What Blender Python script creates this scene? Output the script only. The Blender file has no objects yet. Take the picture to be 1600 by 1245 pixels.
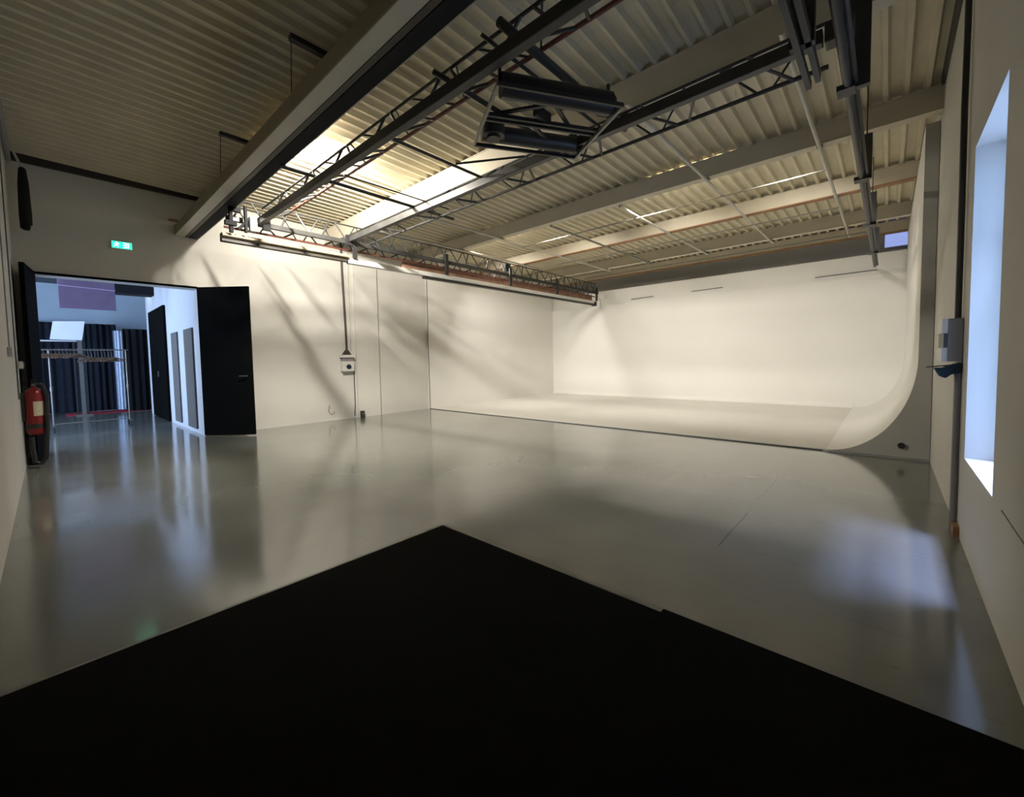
import bpy, bmesh, math, random
from mathutils import Vector, Matrix
random.seed(4)
S = bpy.context.scene
COL = S.collection
PI = math.pi

# ------------------------------------------------------------------ materials
def new_mat(name):
    m = bpy.data.materials.new(name); m.use_nodes = True
    nt = m.node_tree
    return m, nt, nt.nodes['Principled BSDF']

def paint(name, col, rough=0.6, var=0.08, scale=3.0, metal=0.0, bump=0.0, bscale=40.0, spec=0.5, coat=0.0, stretch=None):
    m, nt, b = new_mat(name)
    N, L = nt.nodes, nt.links
    tc = N.new('ShaderNodeTexCoord'); mp = N.new('ShaderNodeMapping')
    if stretch: mp.inputs['Scale'].default_value = stretch
    L.new(tc.outputs['Object'], mp.inputs['Vector'])
    nz = N.new('ShaderNodeTexNoise'); nz.inputs['Scale'].default_value = scale; nz.inputs['Detail'].default_value = 5
    L.new(mp.outputs['Vector'], nz.inputs['Vector'])
    cr = N.new('ShaderNodeValToRGB')
    cr.color_ramp.elements[0].position = 0.3; cr.color_ramp.elements[1].position = 0.7
    cr.color_ramp.elements[0].color = tuple(c * (1 - var) for c in col) + (1,)
    cr.color_ramp.elements[1].color = tuple(min(1, c * (1 + var)) for c in col) + (1,)
    L.new(nz.outputs['Fac'], cr.inputs['Fac']); L.new(cr.outputs['Color'], b.inputs['Base Color'])
    b.inputs['Roughness'].default_value = rough; b.inputs['Metallic'].default_value = metal
    b.inputs['Specular IOR Level'].default_value = spec
    b.inputs['Coat Weight'].default_value = coat
    if bump:
        n2 = N.new('ShaderNodeTexNoise'); n2.inputs['Scale'].default_value = bscale; n2.inputs['Detail'].default_value = 3
        L.new(mp.outputs['Vector'], n2.inputs['Vector'])
        bp = N.new('ShaderNodeBump'); bp.inputs['Strength'].default_value = bump; bp.inputs['Distance'].default_value = 0.01
        L.new(n2.outputs['Fac'], bp.inputs['Height']); L.new(bp.outputs['Normal'], b.inputs['Normal'])
    return m

def glow(name, col, strength):
    m, nt, b = new_mat(name)
    b.inputs['Base Color'].default_value = tuple(col) + (1,)
    b.inputs['Emission Color'].default_value = tuple(col) + (1,)
    b.inputs['Emission Strength'].default_value = strength
    nz = nt.nodes.new('ShaderNodeTexNoise'); nz.inputs['Scale'].default_value = 2.0
    return m

def floor_mat():
    m, nt, b = new_mat('polished_grey_floor_paint')
    N, L = nt.nodes, nt.links
    tc = N.new('ShaderNodeTexCoord'); sx = N.new('ShaderNodeSeparateXYZ')
    L.new(tc.outputs['Object'], sx.inputs['Vector'])
    def mth(op, a, bb=None):
        n = N.new('ShaderNodeMath'); n.operation = op
        for i, v in enumerate((a, bb)):
            if v is None: continue
            if isinstance(v, (int, float)): n.inputs[i].default_value = v
            else: L.new(v, n.inputs[i])
        return n.outputs[0]
    X, Y = sx.outputs['X'], sx.outputs['Y']
    nz = N.new('ShaderNodeTexNoise'); nz.inputs['Scale'].default_value = 0.9; nz.inputs['Detail'].default_value = 6
    L.new(tc.outputs['Object'], nz.inputs['Vector'])
    fine = N.new('ShaderNodeTexNoise'); fine.inputs['Scale'].default_value = 14; fine.inputs['Detail'].default_value = 6
    L.new(tc.outputs['Object'], fine.inputs['Vector'])
    cr = N.new('ShaderNodeValToRGB')
    cr.color_ramp.elements[0].position = 0.3; cr.color_ramp.elements[0].color = (0.166, 0.170, 0.147, 1)
    cr.color_ramp.elements[1].position = 0.72; cr.color_ramp.elements[1].color = (0.212, 0.217, 0.188, 1)
    L.new(nz.outputs['Fac'], cr.inputs['Fac'])
    # cracks: joints in the screed
    def seg(coord, at, wob, lo, hi, along, w=0.006):
        d = mth('ABSOLUTE', mth('SUBTRACT', mth('ADD', coord, mth('MULTIPLY', nz.outputs['Fac'], wob)), at))
        a = mth('LESS_THAN', d, w)
        return mth('MULTIPLY', a, mth('MULTIPLY', mth('GREATER_THAN', along, lo), mth('LESS_THAN', along, hi)))
    crack = seg(Y, 0.83, 0.05, 2.9, 6.2, X)
    crack = mth('MAXIMUM', crack, seg(Y, 1.66, 0.05, 3.8, 4.5, X, 0.004))
    crack = mth('MAXIMUM', crack, seg(X, 6.45, 0.12, -0.3, 8.9, Y, 0.006))
    crack = mth('MAXIMUM', crack, seg(Y, 6.35, 0.10, -0.1, 1.2, X, 0.006))
    # scuffs
    sc = N.new('ShaderNodeTexNoise'); sc.inputs['Scale'].default_value = 5; sc.inputs['Detail'].default_value = 8; sc.inputs['Distortion'].default_value = 1.5
    mp = N.new('ShaderNodeMapping'); mp.inputs['Scale'].default_value = (3, 0.6, 1)
    L.new(tc.outputs['Object'], mp.inputs['Vector']); L.new(mp.outputs['Vector'], sc.inputs['Vector'])
    scf = N.new('ShaderNodeMapRange'); scf.inputs['From Min'].default_value = 0.62; scf.inputs['From Max'].default_value = 0.75
    scf.inputs['To Max'].default_value = 0.35
    L.new(sc.outputs['Fac'], scf.inputs['Value'])
    mx = N.new('ShaderNodeMix'); mx.data_type = 'RGBA'
    L.new(scf.outputs['Result'], mx.inputs['Factor']); L.new(cr.outputs['Color'], mx.inputs['A'])
    mx.inputs['B'].default_value = (0.12, 0.115, 0.10, 1)
    mx2 = N.new('ShaderNodeMix'); mx2.data_type = 'RGBA'
    L.new(mth('MULTIPLY', crack, 0.6), mx2.inputs['Factor']); L.new(mx.outputs['Result'], mx2.inputs['A'])
    mx2.inputs['B'].default_value = (0.07, 0.07, 0.06, 1)
    L.new(mx2.outputs['Result'], b.inputs['Base Color'])
    rr = N.new('ShaderNodeMapRange'); rr.inputs['From Min'].default_value = 0.3; rr.inputs['From Max'].default_value = 0.7
    rr.inputs['To Min'].default_value = 0.09; rr.inputs['To Max'].default_value = 0.17
    L.new(nz.outputs['Fac'], rr.inputs['Value']); L.new(rr.outputs['Result'], b.inputs['Roughness'])
    b.inputs['Specular IOR Level'].default_value = 0.7
    b.inputs['Coat Weight'].default_value = 0.35; b.inputs['Coat Roughness'].default_value = 0.17
    bp = N.new('ShaderNodeBump'); bp.inputs['Strength'].default_value = 0.35; bp.inputs['Distance'].default_value = 0.012
    wv = N.new('ShaderNodeTexNoise'); wv.inputs['Scale'].default_value = 1.3; wv.inputs['Detail'].default_value = 1.5
    L.new(tc.outputs['Object'], wv.inputs['Vector'])
    hgt = mth('ADD', wv.outputs['Fac'], mth('MULTIPLY', fine.outputs['Fac'], 0.012))
    L.new(hgt, bp.inputs['Height']); L.new(bp.outputs['Normal'], b.inputs['Normal']); L.new(bp.outputs['Normal'], b.inputs['Coat Normal'])
    return m

M = {
 'floor': floor_mat(),
 'wall': paint('off_white_wall_paint', (0.62, 0.60, 0.545), 0.75, 0.05, 1.2, bump=0.15, bscale=18),
 'wall_in': paint('cool_white_wall_paint', (0.62, 0.63, 0.64), 0.7, 0.04, 1.2),
 'cyc': paint('matt_white_cove_paint', (0.80, 0.785, 0.735), 0.8, 0.02, 0.8),
 'cycfloor': paint('darker_white_cove_floor_paint', (0.70, 0.68, 0.62), 0.7, 0.04, 0.9),  # slightly darker white than the other cove surfaces
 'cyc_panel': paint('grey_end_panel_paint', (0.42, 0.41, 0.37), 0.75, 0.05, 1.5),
 'deck': paint('cream_steel_deck', (0.61, 0.555, 0.40), 0.5, 0.07, 2.5),
 'beam': paint('cream_beam_paint', (0.56, 0.505, 0.39), 0.55, 0.06, 3),
 'rust': paint('rusted_flange', (0.32, 0.17, 0.08), 0.7, 0.25, 4),
 'black': paint('black_paint', (0.022, 0.022, 0.020), 0.45, 0.2, 8),
 'sheen': paint('dark_satin_metal', (0.020, 0.020, 0.020), 0.4, 0.15, 6, spec=0.35),
 'blackm': paint('matt_black_cloth', (0.005, 0.005, 0.006), 0.9, 0.3, 12),
 'door': paint('black_door_paint', (0.004, 0.004, 0.0035), 0.8, 0.2, 4, spec=0.03),
 'truss': paint('dark_steel_paint', (0.035, 0.035, 0.033), 0.42, 0.25, 7),
 'redbrown': paint('red_oxide_chord', (0.17, 0.055, 0.035), 0.5, 0.3, 6),
 'pipe': paint('pale_grey_pipe', (0.52, 0.50, 0.43), 0.4, 0.08, 6),
 'steelpipe': paint('grey_steel_pipe', (0.22, 0.215, 0.19), 0.4, 0.15, 6, metal=0.4),
 'trough': paint('beige_metal_trough', (0.25, 0.21, 0.14), 0.5, 0.07, 3),
 'trough_grey': paint('light_grey_lip', (0.44, 0.42, 0.34), 0.4, 0.07, 3),
 'brown': paint('dark_brown_bar', (0.04, 0.033, 0.025), 0.5, 0.2, 4),
 'mat': paint('black_rubber_mat', (0.0042, 0.0040, 0.0032), 0.95, 0.25, 60, bump=0.4, bscale=400, spec=0.06),
 'strip': paint('grey_beige_tape', (0.19, 0.18, 0.14), 0.5, 0.15, 8),
 'plastic': paint('white_plastic', (0.62, 0.61, 0.56), 0.4, 0.04, 5),
 'greybox': paint('grey_plastic', (0.23, 0.22, 0.22), 0.45, 0.06, 5),
 'darkgrey': paint('dark_grey_plastic', (0.07, 0.07, 0.07), 0.5, 0.1, 5),
 'red': paint('red_enamel', (0.22, 0.010, 0.012), 0.3, 0.08, 5),
 'cream': paint('cream_label', (0.62, 0.55, 0.38), 0.5, 0.1, 30),
 'rubber': paint('black_rubber_hose', (0.012, 0.012, 0.012), 0.35, 0.1, 9),
 'chrome': paint('chromed_tube', (0.24, 0.22, 0.18), 0.4, 0.05, 9, metal=0.6),
 'wood': paint('hanger_wood', (0.20, 0.12, 0.07), 0.45, 0.4, 14),
 'teal': paint('dark_teal_cloth', (0.006, 0.026, 0.042), 0.85, 0.2, 20),
 'navy': paint('navy_curtain_cloth', (0.006, 0.010, 0.018), 0.9, 0.3, 6),
 'purple': paint('mauve_cloth', (0.17, 0.115, 0.18), 0.8, 0.15, 2.5),
 'carpet': paint('red_carpet_pile', (0.42, 0.03, 0.045), 0.95, 0.15, 60, bump=0.4, bscale=300),
 'netting': paint('pale_blue_net', (0.55, 0.62, 0.72), 0.8, 0.1, 10),
 'slotgrey': paint('grey_felt_panel', (0.13, 0.12, 0.105), 0.9, 0.08, 10),
 'signgreen': glow('sign_green', (0.02, 0.62, 0.32), 2.2),
 'signwhite': glow('sign_white', (0.62, 1.0, 0.82), 3.6),
 
 'daylight_in': glow('daylit_pane_next_room', (0.50, 0.67, 1.0), 10.5),
 'lamp_cool': glow('cool_tube', (0.80, 0.88, 1.0), 10.0),
 'lamp_warm': glow('warm_led_lens', (1.0, 0.86, 0.66), 12.0),
 'tube_glow': glow('warm_tube', (1.0, 0.90, 0.74), 70.0),
 'tube_glow_bright': glow('bright_warm_tube', (1.0, 0.925, 0.81), 120.0),
 'skyblue': glow('high_window_pane', (0.40, 0.50, 1.0), 0.6),
}

# ------------------------------------------------------------------ helpers
def tag(o, label=None, cat=None, group=None, kind=None):
    if label: o['label'] = label
    if cat: o['category'] = cat
    if group: o['group'] = group
    if kind: o['kind'] = kind
    return o

def thing(name, label, cat, loc, group=None):
    o = bpy.data.objects.new(name, None); COL.objects.link(o)
    o.location = loc; o.empty_display_size = 0.1
    return tag(o, label, cat, group)

class MB:
    """collects shapes in world coordinates, builds ONE mesh object"""
    def __init__(s): s.bm = bmesh.new()
    def poly(s, pts, faces):
        v = [s.bm.verts.new(p) for p in pts]
        for f in faces:
            try: s.bm.faces.new([v[i] for i in f])
            except ValueError: pass
        return s
    def box(s, x0, x1, y0, y1, z0, z1):
        p = [(x0,y0,z0),(x1,y0,z0),(x1,y1,z0),(x0,y1,z0),(x0,y0,z1),(x1,y0,z1),(x1,y1,z1),(x0,y1,z1)]
        return s.poly(p, [(0,3,2,1),(4,5,6,7),(0,1,5,4),(1,2,6,5),(2,3,7,6),(3,0,4,7)])
    def tube(s, a, b, r, r2=None, n=10, cap=True):
        a, b = Vector(a), Vector(b); r2 = r if r2 is None else r2
        d = (b - a).normalized()
        u = d.orthogonal().normalized(); w = d.cross(u)
        ring = lambda c, rr: [c + (u * math.cos(2*PI*i/n) + w * math.sin(2*PI*i/n)) * rr for i in range(n)]
        pts = ring(a, r) + ring(b, r2)
        fs = [(i, (i+1) % n, n + (i+1) % n, n + i) for i in range(n)]
        if cap: fs += [tuple(range(n))[::-1], tuple(range(n, 2*n))]
        return s.poly(pts, fs)
    def path(s, pts, r, n=8):
        pts = [Vector(p) for p in pts]; rings = []
        ref = None
        for i, p in enumerate(pts):
            d = (pts[min(i+1, len(pts)-1)] - pts[max(i-1, 0)]).normalized()
            u = d.orthogonal().normalized() if ref is None else (ref - d * ref.dot(d)).normalized()
            ref = u; w = d.cross(u)
            rings += [p + (u * math.cos(2*PI*k/n) + w * math.sin(2*PI*k/n)) * r for k in range(n)]
        fs = []
        for i in range(len(pts)-1):
            for k in range(n):
                fs.append((i*n+k, i*n+(k+1) % n, (i+1)*n+(k+1) % n, (i+1)*n+k))
        fs += [tuple(range(n))[::-1], tuple(range((len(pts)-1)*n, len(pts)*n))]
        return s.poly(rings, fs)
    def lathe(s, prof, c, n=24):
        """prof: list of (radius, z); c = (x, y) axis"""
        pts = []
        for r, z in prof:
            pts += [(c[0] + r*math.cos(2*PI*k/n), c[1] + r*math.sin(2*PI*k/n), z) for k in range(n)]
        fs = []
        for i in range(len(prof)-1):
            for k in range(n): fs.append((i*n+k, i*n+(k+1) % n, (i+1)*n+(k+1) % n, (i+1)*n+k))
        fs += [tuple(range(n))[::-1], tuple(range((len(prof)-1)*n, len(prof)*n))]
        return s.poly(pts, fs)
    def prism(s, poly, axis, a, b):
        """poly in the two other axes (kept order), extruded along axis from a to b"""
        def P(p, t):
            if axis == 'x': return (t, p[0], p[1])
            if axis == 'y': return (p[0], t, p[1])
            return (p[0], p[1], t)
        n = len(poly)
        pts = [P(p, a) for p in poly] + [P(p, b) for p in poly]
        return s.poly(pts, [tuple(range(n))[::-1], tuple(range(n, 2*n))] + [(i, (i+1) % n, n+(i+1) % n, n+i) for i in range(n)])
    def bar(s, a, b, w, h, up=(0,0,1)):
        """rectangular bar from a to b, w sideways, h along up"""
        a, b = Vector(a), Vector(b); d = (b-a).normalized(); up = Vector(up)
        sd = d.cross(up).normalized(); u = sd.cross(d).normalized()
        o = [(-1,-1),(1,-1),(1,1),(-1,1)]
        pts = [p + sd*(i*w/2) + u*(j*h/2) for p in (a, b) for i, j in o]
        return s.poly(pts, [(0,1,2,3),(7,6,5,4),(0,4,5,1),(1,5,6,2),(2,6,7,3),(3,7,4,0)])
    def build(s, name, mat, parent=None, smooth=False, bevel=0.0, kind=None):
        bmesh.ops.recalc_face_normals(s.bm, faces=s.bm.faces)
        if parent is not None:
            off = Vector((0,0,0)); p = parent
            while p is not None: off += p.location; p = p.parent
            bmesh.ops.translate(s.bm, verts=s.bm.verts, vec=-off); loc = (0,0,0)
        else:
            cs = [v.co for v in s.bm.verts]
            c = Vector(((min(v.x for v in cs)+max(v.x for v in cs))/2, (min(v.y for v in cs)+max(v.y for v in cs))/2, min(v.z for v in cs)))
            if kind == 'structure': c = Vector((0,0,0))
            bmesh.ops.translate(s.bm, verts=s.bm.verts, vec=-c); loc = c
        me = bpy.data.meshes.new(name); s.bm.to_mesh(me); s.bm.free()
        me.materials.append(M[mat] if isinstance(mat, str) else mat)
        if smooth:
            for p in me.polygons: p.use_smooth = True
            me.set_sharp_from_angle(angle=math.radians(40))
        o = bpy.data.objects.new(name, me); COL.objects.link(o); o.location = loc
        if parent is not None: o.parent = parent
        if bevel:
            b = o.modifiers.new('bevel', 'BEVEL'); b.width = bevel; b.segments = 2; b.limit_method = 'ANGLE'
        if kind: o['kind'] = kind
        return o

def struct(name, mb, mat, parent=None, smooth=False):
    return mb.build(name, mat, parent, smooth, kind='structure' if parent is None else None)

# ------------------------------------------------------------------ dimensions (metres)
XL, XE = -0.25, 12.62          # left wall face, end wall face behind the cove
YR, YD = -0.38, 8.95           # right wall face, door wall face
def zc(x):                     # underside of the roof deck
    return 4.18 - 0.028*max(0, min(x, 6.4)) - 0.003*max(0, x-6.4)

# ------------------------------------------------------------------ setting
struct('floor', MB().box(-3.2, 12.9, -0.8, 17.6, -0.12, 0.0), 'floor')
# corrugated deck
m = MB(); pitch = 0.165; prof = []
y = -0.44
while y < 9.05:
    prof += [(y, 0.0), (y+0.035, 0.0), (y+0.055, 0.05), (y+0.145, 0.05)]; y += pitch
xs = [XL-0.1, 2.0, 4.2, 6.4, 9.5, XE+0.2]
pts = []
for x in xs: pts += [(x, py, zc(x)+pz) for py, pz in prof]
n = len(prof); fs = []
for i in range(len(xs)-1):
    for k in range(n-1): fs.append((i*n+k, i*n+k+1, (i+1)*n+k+1, (i+1)*n+k))
m.poly(pts, fs)
m.poly([(xs[0], -0.6, 4.32), (xs[-1], -0.6, 4.32), (xs[-1], 9.2, 4.32), (xs[0], 9.2, 4.32)], [(0,1,2,3)])
struct('ceiling', m, 'deck')
struct('wall_left', MB().box(XL-0.25, XL, YR-0.5, 9.2, 0, 4.35), 'wall')
# right wall with the window opening
WX0, WX1, WZ0, WZ1 = 2.95, 3.92, 0.56, 2.51
m = MB()
m.box(XL, WX0, YR-0.22, YR, 0, 4.35).box(WX1, XE, YR-0.22, YR, 0, 4.35)
m.box(WX0, WX1, YR-0.22, YR, 0, WZ0).box(WX0, WX1, YR-0.22, YR, WZ1, 4.35)
struct('wall_right', m, 'wall')
m = MB()
for a in (WX0, WX1-0.05): m.box(a, a+0.05, YR-0.21, YR-0.17, WZ0, WZ1)
for z in (WZ0, 1.9, WZ1-0.05): m.box(WX0+0.05, WX1-0.05, YR-0.21, YR-0.17, z, z+0.05)
wf = struct('window_1', m, 'plastic')
gm, gnt, gb = new_mat('clear_window_glass')
gm.use_transparent_shadow = True
tb = gnt.nodes.new('ShaderNodeBsdfTransparent'); tb.inputs['Color'].default_value = (0.93, 0.96, 0.97, 1)
gl = gnt.nodes.new('ShaderNodeBsdfGlossy'); gl.inputs['Roughness'].default_value = 0.02
fn = gnt.nodes.new('ShaderNodeValue'); fn.outputs[0].default_value = 0.06
ms = gnt.nodes.new('ShaderNodeMixShader')
gnt.links.new(fn.outputs[0], ms.inputs[0]); gnt.links.new(tb.outputs[0], ms.inputs[1]); gnt.links.new(gl.outputs[0], ms.inputs[2])
gnt.links.new(ms.outputs[0], gnt.nodes['Material Output'].inputs['Surface'])
struct('window_pane', MB().box(WX0+0.04, WX1-0.04, YR-0.192, YR-0.188, WZ0+0.04, WZ1-0.04), gm, wf)
# door wall with the double-door opening
DX0, DX1, DZ = -0.07, 1.80, 2.58
m = MB()
m.box(XL, DX0, YD, YD+0.25, 0, 4.35).box(DX1, XE, YD, YD+0.25, 0, 4.35).box(DX0, DX1, YD, YD+0.25, DZ, 4.35)
struct('wall_far', m, 'wall')
struct('wall_end', MB().box(XE, XE+0.25, YR-0.42, YD+0.25, 0, 4.35), 'wall')
# pilaster on the door wall
struct('trim_1', MB().box(4.66, 5.22, 8.895, YD, 0, 3.42), 'wall')
# dark strips where walls meet the deck; trim_2 paints in the shadow gap
struct('trim_2', MB().box(XL, 1.9, YD-0.05, YD, zc(1.5)-0.05, 4.32), 'brown')
struct('trim_3', MB().box(2.2, 6.25, YR, YR+0.03, 3.97, 4.32), 'brown')
struct('trim_4', MB().box(XL, XL+0.05, 0.2, YD-0.05, 4.08, 4.32), 'greybox')
m = MB(); m.box(DX0-0.0, DX1, YD-0.012, YD-0.001, DZ, DZ+0.035)
struct('trim_5', m, 'door')
# wall surface above the cove's left wing is plain; small skirting crack on door wall
struct('baseboard_far', MB().box(2.75, 4.62, YD-0.012, YD, 0, 0.03), 'wall')

# ------------------------------------------------------------------ double door
def leaf(name, hinge, end, z0, z1, th, label_handle=True):
    hx, hy = hinge; ex, ey = end
    d = Vector((ex-hx, ey-hy, 0)); dn = d.normalized(); nrm = Vector((-dn.y, dn.x, 0))
    m = MB(); m.bar((hx, hy, (z0+z1)/2), (ex, ey, (z0+z1)/2), th, z1-z0)
    o = struct(name, m, 'door')
    m = MB(); c = Vector((ex, ey, 1.05)) - dn*0.08
    for s in (-1, 1):
        m.tube(c + nrm*s*th/2, c + nrm*s*(th/2+0.05), 0.012)
        m.tube(c + nrm*s*(th/2+0.05), c + nrm*s*(th/2+0.05) - dn*0.11, 0.010)
    m.build('door_handle', 'darkgrey', o, smooth=True)
    m = MB()
    for z in (0.25, 1.3, 2.3): m.tube((hx, hy, z), (hx, hy, z+0.12), 0.014)
    m.build('hinge', 'darkgrey', o, smooth=True)
    return o
leaf('door_1', (DX1+0.0, 8.925), (2.385, 8.25), 0.02, 2.60, 0.045)
leaf('door_2', (DX0-0.01, 8.925), (-0.165, 8.17), 0.02, 2.60, 0.045)

# ------------------------------------------------------------------ infinity cove
cy = thing('infinity_cove', 'large white painted studio infinity cove filling the far end of the room', 'photo backdrop', (9.4, 4.3, 0))
CF, CB = 6.65, 12.10
prof = []
NA = 22
for i in range(NA+1):
    t = i/NA * PI/2
    prof.append((0.57 - 0.83*math.sin(t), 0.022 + 1.17*(1-math.cos(t))))
prof.append((-0.262, 3.76))
# floor
m = MB(); m.box(CF, CB, 0.57, YD-0.03, 0.0, 0.022)
m.build('cove_floor', 'cycfloor', cy)
# right wing: curved sweep from floor to wall, with thickness to the right wall
m = MB(); back = [(YR+0.004, 3.76), (YR+0.004, 0.0), (0.57, 0.0)]
m.prism(prof + back, 'x', CF, CB)
m.build('curved_right_wing', 'cyc', cy, smooth=True)
# back wall (lower board with a lip, plain board above)
m = MB(); m.box(CB, CB+0.06, -0.262, YD, 0.0, 2.94)
ft = []
for i in range(9):
    t = i/8*PI/2; ft.append((CB - 0.10 + 0.10*math.sin(t), 0.022 + 0.10*(1-math.cos(t))))
m.prism(ft + [(CB, 0.02), (CB-0.10, 0.02)], 'y', 0.57, YD-0.03)
m.build('back_board', 'cyc', cy)
MB().box(CB+0.03, CB+0.09, -0.262, YD, 2.94, 3.40).build('upper_back_board', 'cyc', cy)
MB().box(CF, CB, YD-0.05, YD-0.002, 0.0, 3.44).build('left_wing', 'cyc', cy)
# grey end panel facing the room, cut to the curve
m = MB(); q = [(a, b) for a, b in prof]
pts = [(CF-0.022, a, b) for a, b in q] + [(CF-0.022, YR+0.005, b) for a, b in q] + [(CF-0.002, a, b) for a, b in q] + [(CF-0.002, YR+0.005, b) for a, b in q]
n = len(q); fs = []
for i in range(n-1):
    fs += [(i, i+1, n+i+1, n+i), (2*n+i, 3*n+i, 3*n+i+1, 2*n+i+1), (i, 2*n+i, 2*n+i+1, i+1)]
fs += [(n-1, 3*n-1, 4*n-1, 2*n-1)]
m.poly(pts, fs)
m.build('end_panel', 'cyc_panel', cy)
MB().box(CF-0.012, CF, 0.6, YD-0.05, 0.0, 0.012).build('floor_edge_strip', 'darkgrey', cy)
MB().box(CF-0.012, CF, YD-0.062, YD-0.05, 0.0, 3.44).build('corner_strip', 'darkgrey', cy)
tag(MB().tube((CF-0.045, -0.14, 0.16), (CF-0.023, -0.14, 0.16), 0.035, n=20).build('floor_socket', 'black', smooth=True),
    'small round black socket low on the grey panel beside the cove', 'socket')
for y0, y1, z in ((5.9, 5.2, 3.03), (4.1, 3.3, 3.05), (1.3, 0.2, 3.03)):
    tag(MB().bar((CB-0.004, y0, z), (CB-0.004, y1, z+0.012), 0.03, 0.012).build('thin_batten', 'darkgrey'),
        {5.9: 'thin dark batten at the left of the white back wall lip', 4.1: 'thin dark batten mid way along the top of the white back wall', 1.3: 'thin dark batten at the right end of the white back wall'}[y0], 'batten', 'battens on the cove top')

# ------------------------------------------------------------------ roof beams (steel, run along Y)
def roof_beam(x, lab, mat='beam', depth_bottom=3.75, rust=False):
    y0, y1 = YR+0.003, YD-0.003; zt = zc(x) - 0.003; zb = depth_bottom
    r = thing('roof_beam', lab, 'beam', (x, (y0+y1)/2, zb), 'steel roof beams')
    w = 0.14; t = 0.014
    MB().box(x+0.01, x+0.03, y0, y1, zb+t, zt-t).build('web', mat, r)
    MB().box(x, x+w, y0, y1, zb, zb+t).build('bottom_flange', 'rust' if rust else mat, r)
    MB().box(x, x+w, y0, y1, zt-t, zt).build('top_flange', mat, r)
    return r
roof_beam(1.90, 'cream steel roof beam over the hanging trough, nearest the left wall')
roof_beam(4.06, 'cream steel roof beam above the second overhead truss')
roof_beam(6.30, 'cream steel roof beam over the front edge of the white cove')
roof_beam(8.47, 'cream steel roof beam above the cove, first one behind its front edge', rust=True)
roof_beam(10.60, 'brownish steel roof beam above the deep part of the cove')
roof_beam(11.93, 'rusty edged roof beam right above the cove back wall', rust=True, depth_bottom=3.76)

# ------------------------------------------------------------------ hanging trough left of the trusses
tr = thing('cable_trough', 'long beige and black metal trough hung under the first roof beam', 'trough', (1.7, 4.4, 3.45))
y0, y1 = -0.33, 8.94
MB().box(1.535, 1.555, y0, y1, 3.455, 3.60).build('side_plate', 'trough', tr)
MB().box(1.535, 1.665, y0, y1, 3.44, 3.455).build('bottom_lip', 'trough_grey', tr)
MB().box(1.668, 1.715, y0, y1, 3.435, 3.475).build('brown_bar', 'brown', tr)
MB().box(1.72, 1.845, y0, y1, 3.43, 3.56).build('black_channel', 'blackm', tr)
MB().box(1.847, 1.857, y0, y1, 3.43, 3.45).build('edge_strip', 'trough_grey', tr)
for yy in (1.5, 3.2, 4.9, 6.6, 8.1): MB().box(1.555, 1.72, yy, yy+0.03, 3.476, 3.50).build('cross_strap', 'brown', tr)
for i, (yy, lab) in enumerate(((3.95, 'black ceiling bar with wire, nearer the camera of the two'), (6.2, 'black ceiling bar with wire, nearer the exit door of the two'))):
    h = thing('ceiling_hanger', lab, 'hanger', (1.7, yy, 4.1), 'bars holding the trough')
    MB().box(1.56, 1.897, yy-0.03, yy+0.03, zc(1.6)-0.05, zc(1.6)-0.004).build('bar', 'black', h)
    MB().tube((1.57, yy, zc(1.6)-0.05), (1.545, yy-0.02, 3.60), 0.004, n=6).build('wire', 'black', h)

# ------------------------------------------------------------------ lattice trusses
def lattice(root, A, B, axis, fixed, a0, a1, period, phase, r, mat, spread=0.22, gap=0.05):
    r *= 1.2
    """braces between chord A (main) and chord B (outer); A and B are (u, z)"""
    def P(t, c): return (c[0], t, c[1]) if axis == 'y' else (t, c[0], c[1])
    t = a0 + phase
    while t < a1 - 0.1:
        for s in (-1, 1):
            ta = t + s*spread; tb = t + s*gap
            if a0 < ta < a1:
                MB().tube(P(ta, A), P(tb, B), r, n=6).build('brace', mat, root, smooth=True)
        t += period

def truss(lab, axis, a0, a1, main, left, right, rm, mats, period, phases, group='overhead lattice trusses'):
    def P(t, c): return (c[0], t, c[1]) if axis == 'y' else (t, c[0], c[1])
    c = P((a0+a1)/2, main)
    r = thing('lighting_truss', lab, 'truss', c, group)
    m = MB()
    hw = rm
    if axis == 'y': m.box(main[0]-hw*0.8, main[0]+hw*0.8, a0, a1, main[1]-hw, main[1]+hw)
    else: m.box(a0, a1, main[0]-hw*0.8, main[0]+hw*0.8, main[1]-hw, main[1]+hw)
    m.build('main_rail', mats[0], r, bevel=0.006)
    MB().tube(P(a0, left), P(a1, left), 0.013, n=8).build('thin_chord', mats[1], r, smooth=True)
    MB().tube(P(a0, right), P(a1, right), 0.017, n=8).build('lower_chord', mats[2], r, smooth=True)
    lattice(r, main, left, axis, 0, a0, a1, period, phases[0], 0.011, mats[0])
    lattice(r, main, right, axis, 0, a0, a1, period, phases[1], 0.011, mats[0])
    lattice(r, left, right, axis, 0, a0, a1, period, phases[2], 0.008, mats[0], spread=0.30)
    return r
t1 = truss('first overhead lattice truss with a red oxide chord, running beside the trough', 'y', -0.3, 6.78, (2.15, 3.30), (2.19, 3.50), (2.50, 3.48), 0.045,
           ('truss', 'truss', 'redbrown'), 0.83, (0.42, 0.20, 0.6))
t2 = truss('second overhead lattice truss, all black, ending at the track by the right wall', 'y', 0.36, 6.78, (3.53, 3.33), (3.75, 3.55), (3.88, 3.32), 0.045,
           ('truss', 'truss', 'truss'), 0.87, (0.55, 0.16, 0.4))
t3 = truss('long lattice truss above the door wall with hangers down to the white rail', 'x', 1.75, 11.75, (6.86, 3.29), (6.95, 3.60), (6.97, 3.19), 0.035,
           ('truss', 'truss', 'redbrown'), 0.62, (0.3, 0.1, 0.4))
m_ = []
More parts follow.
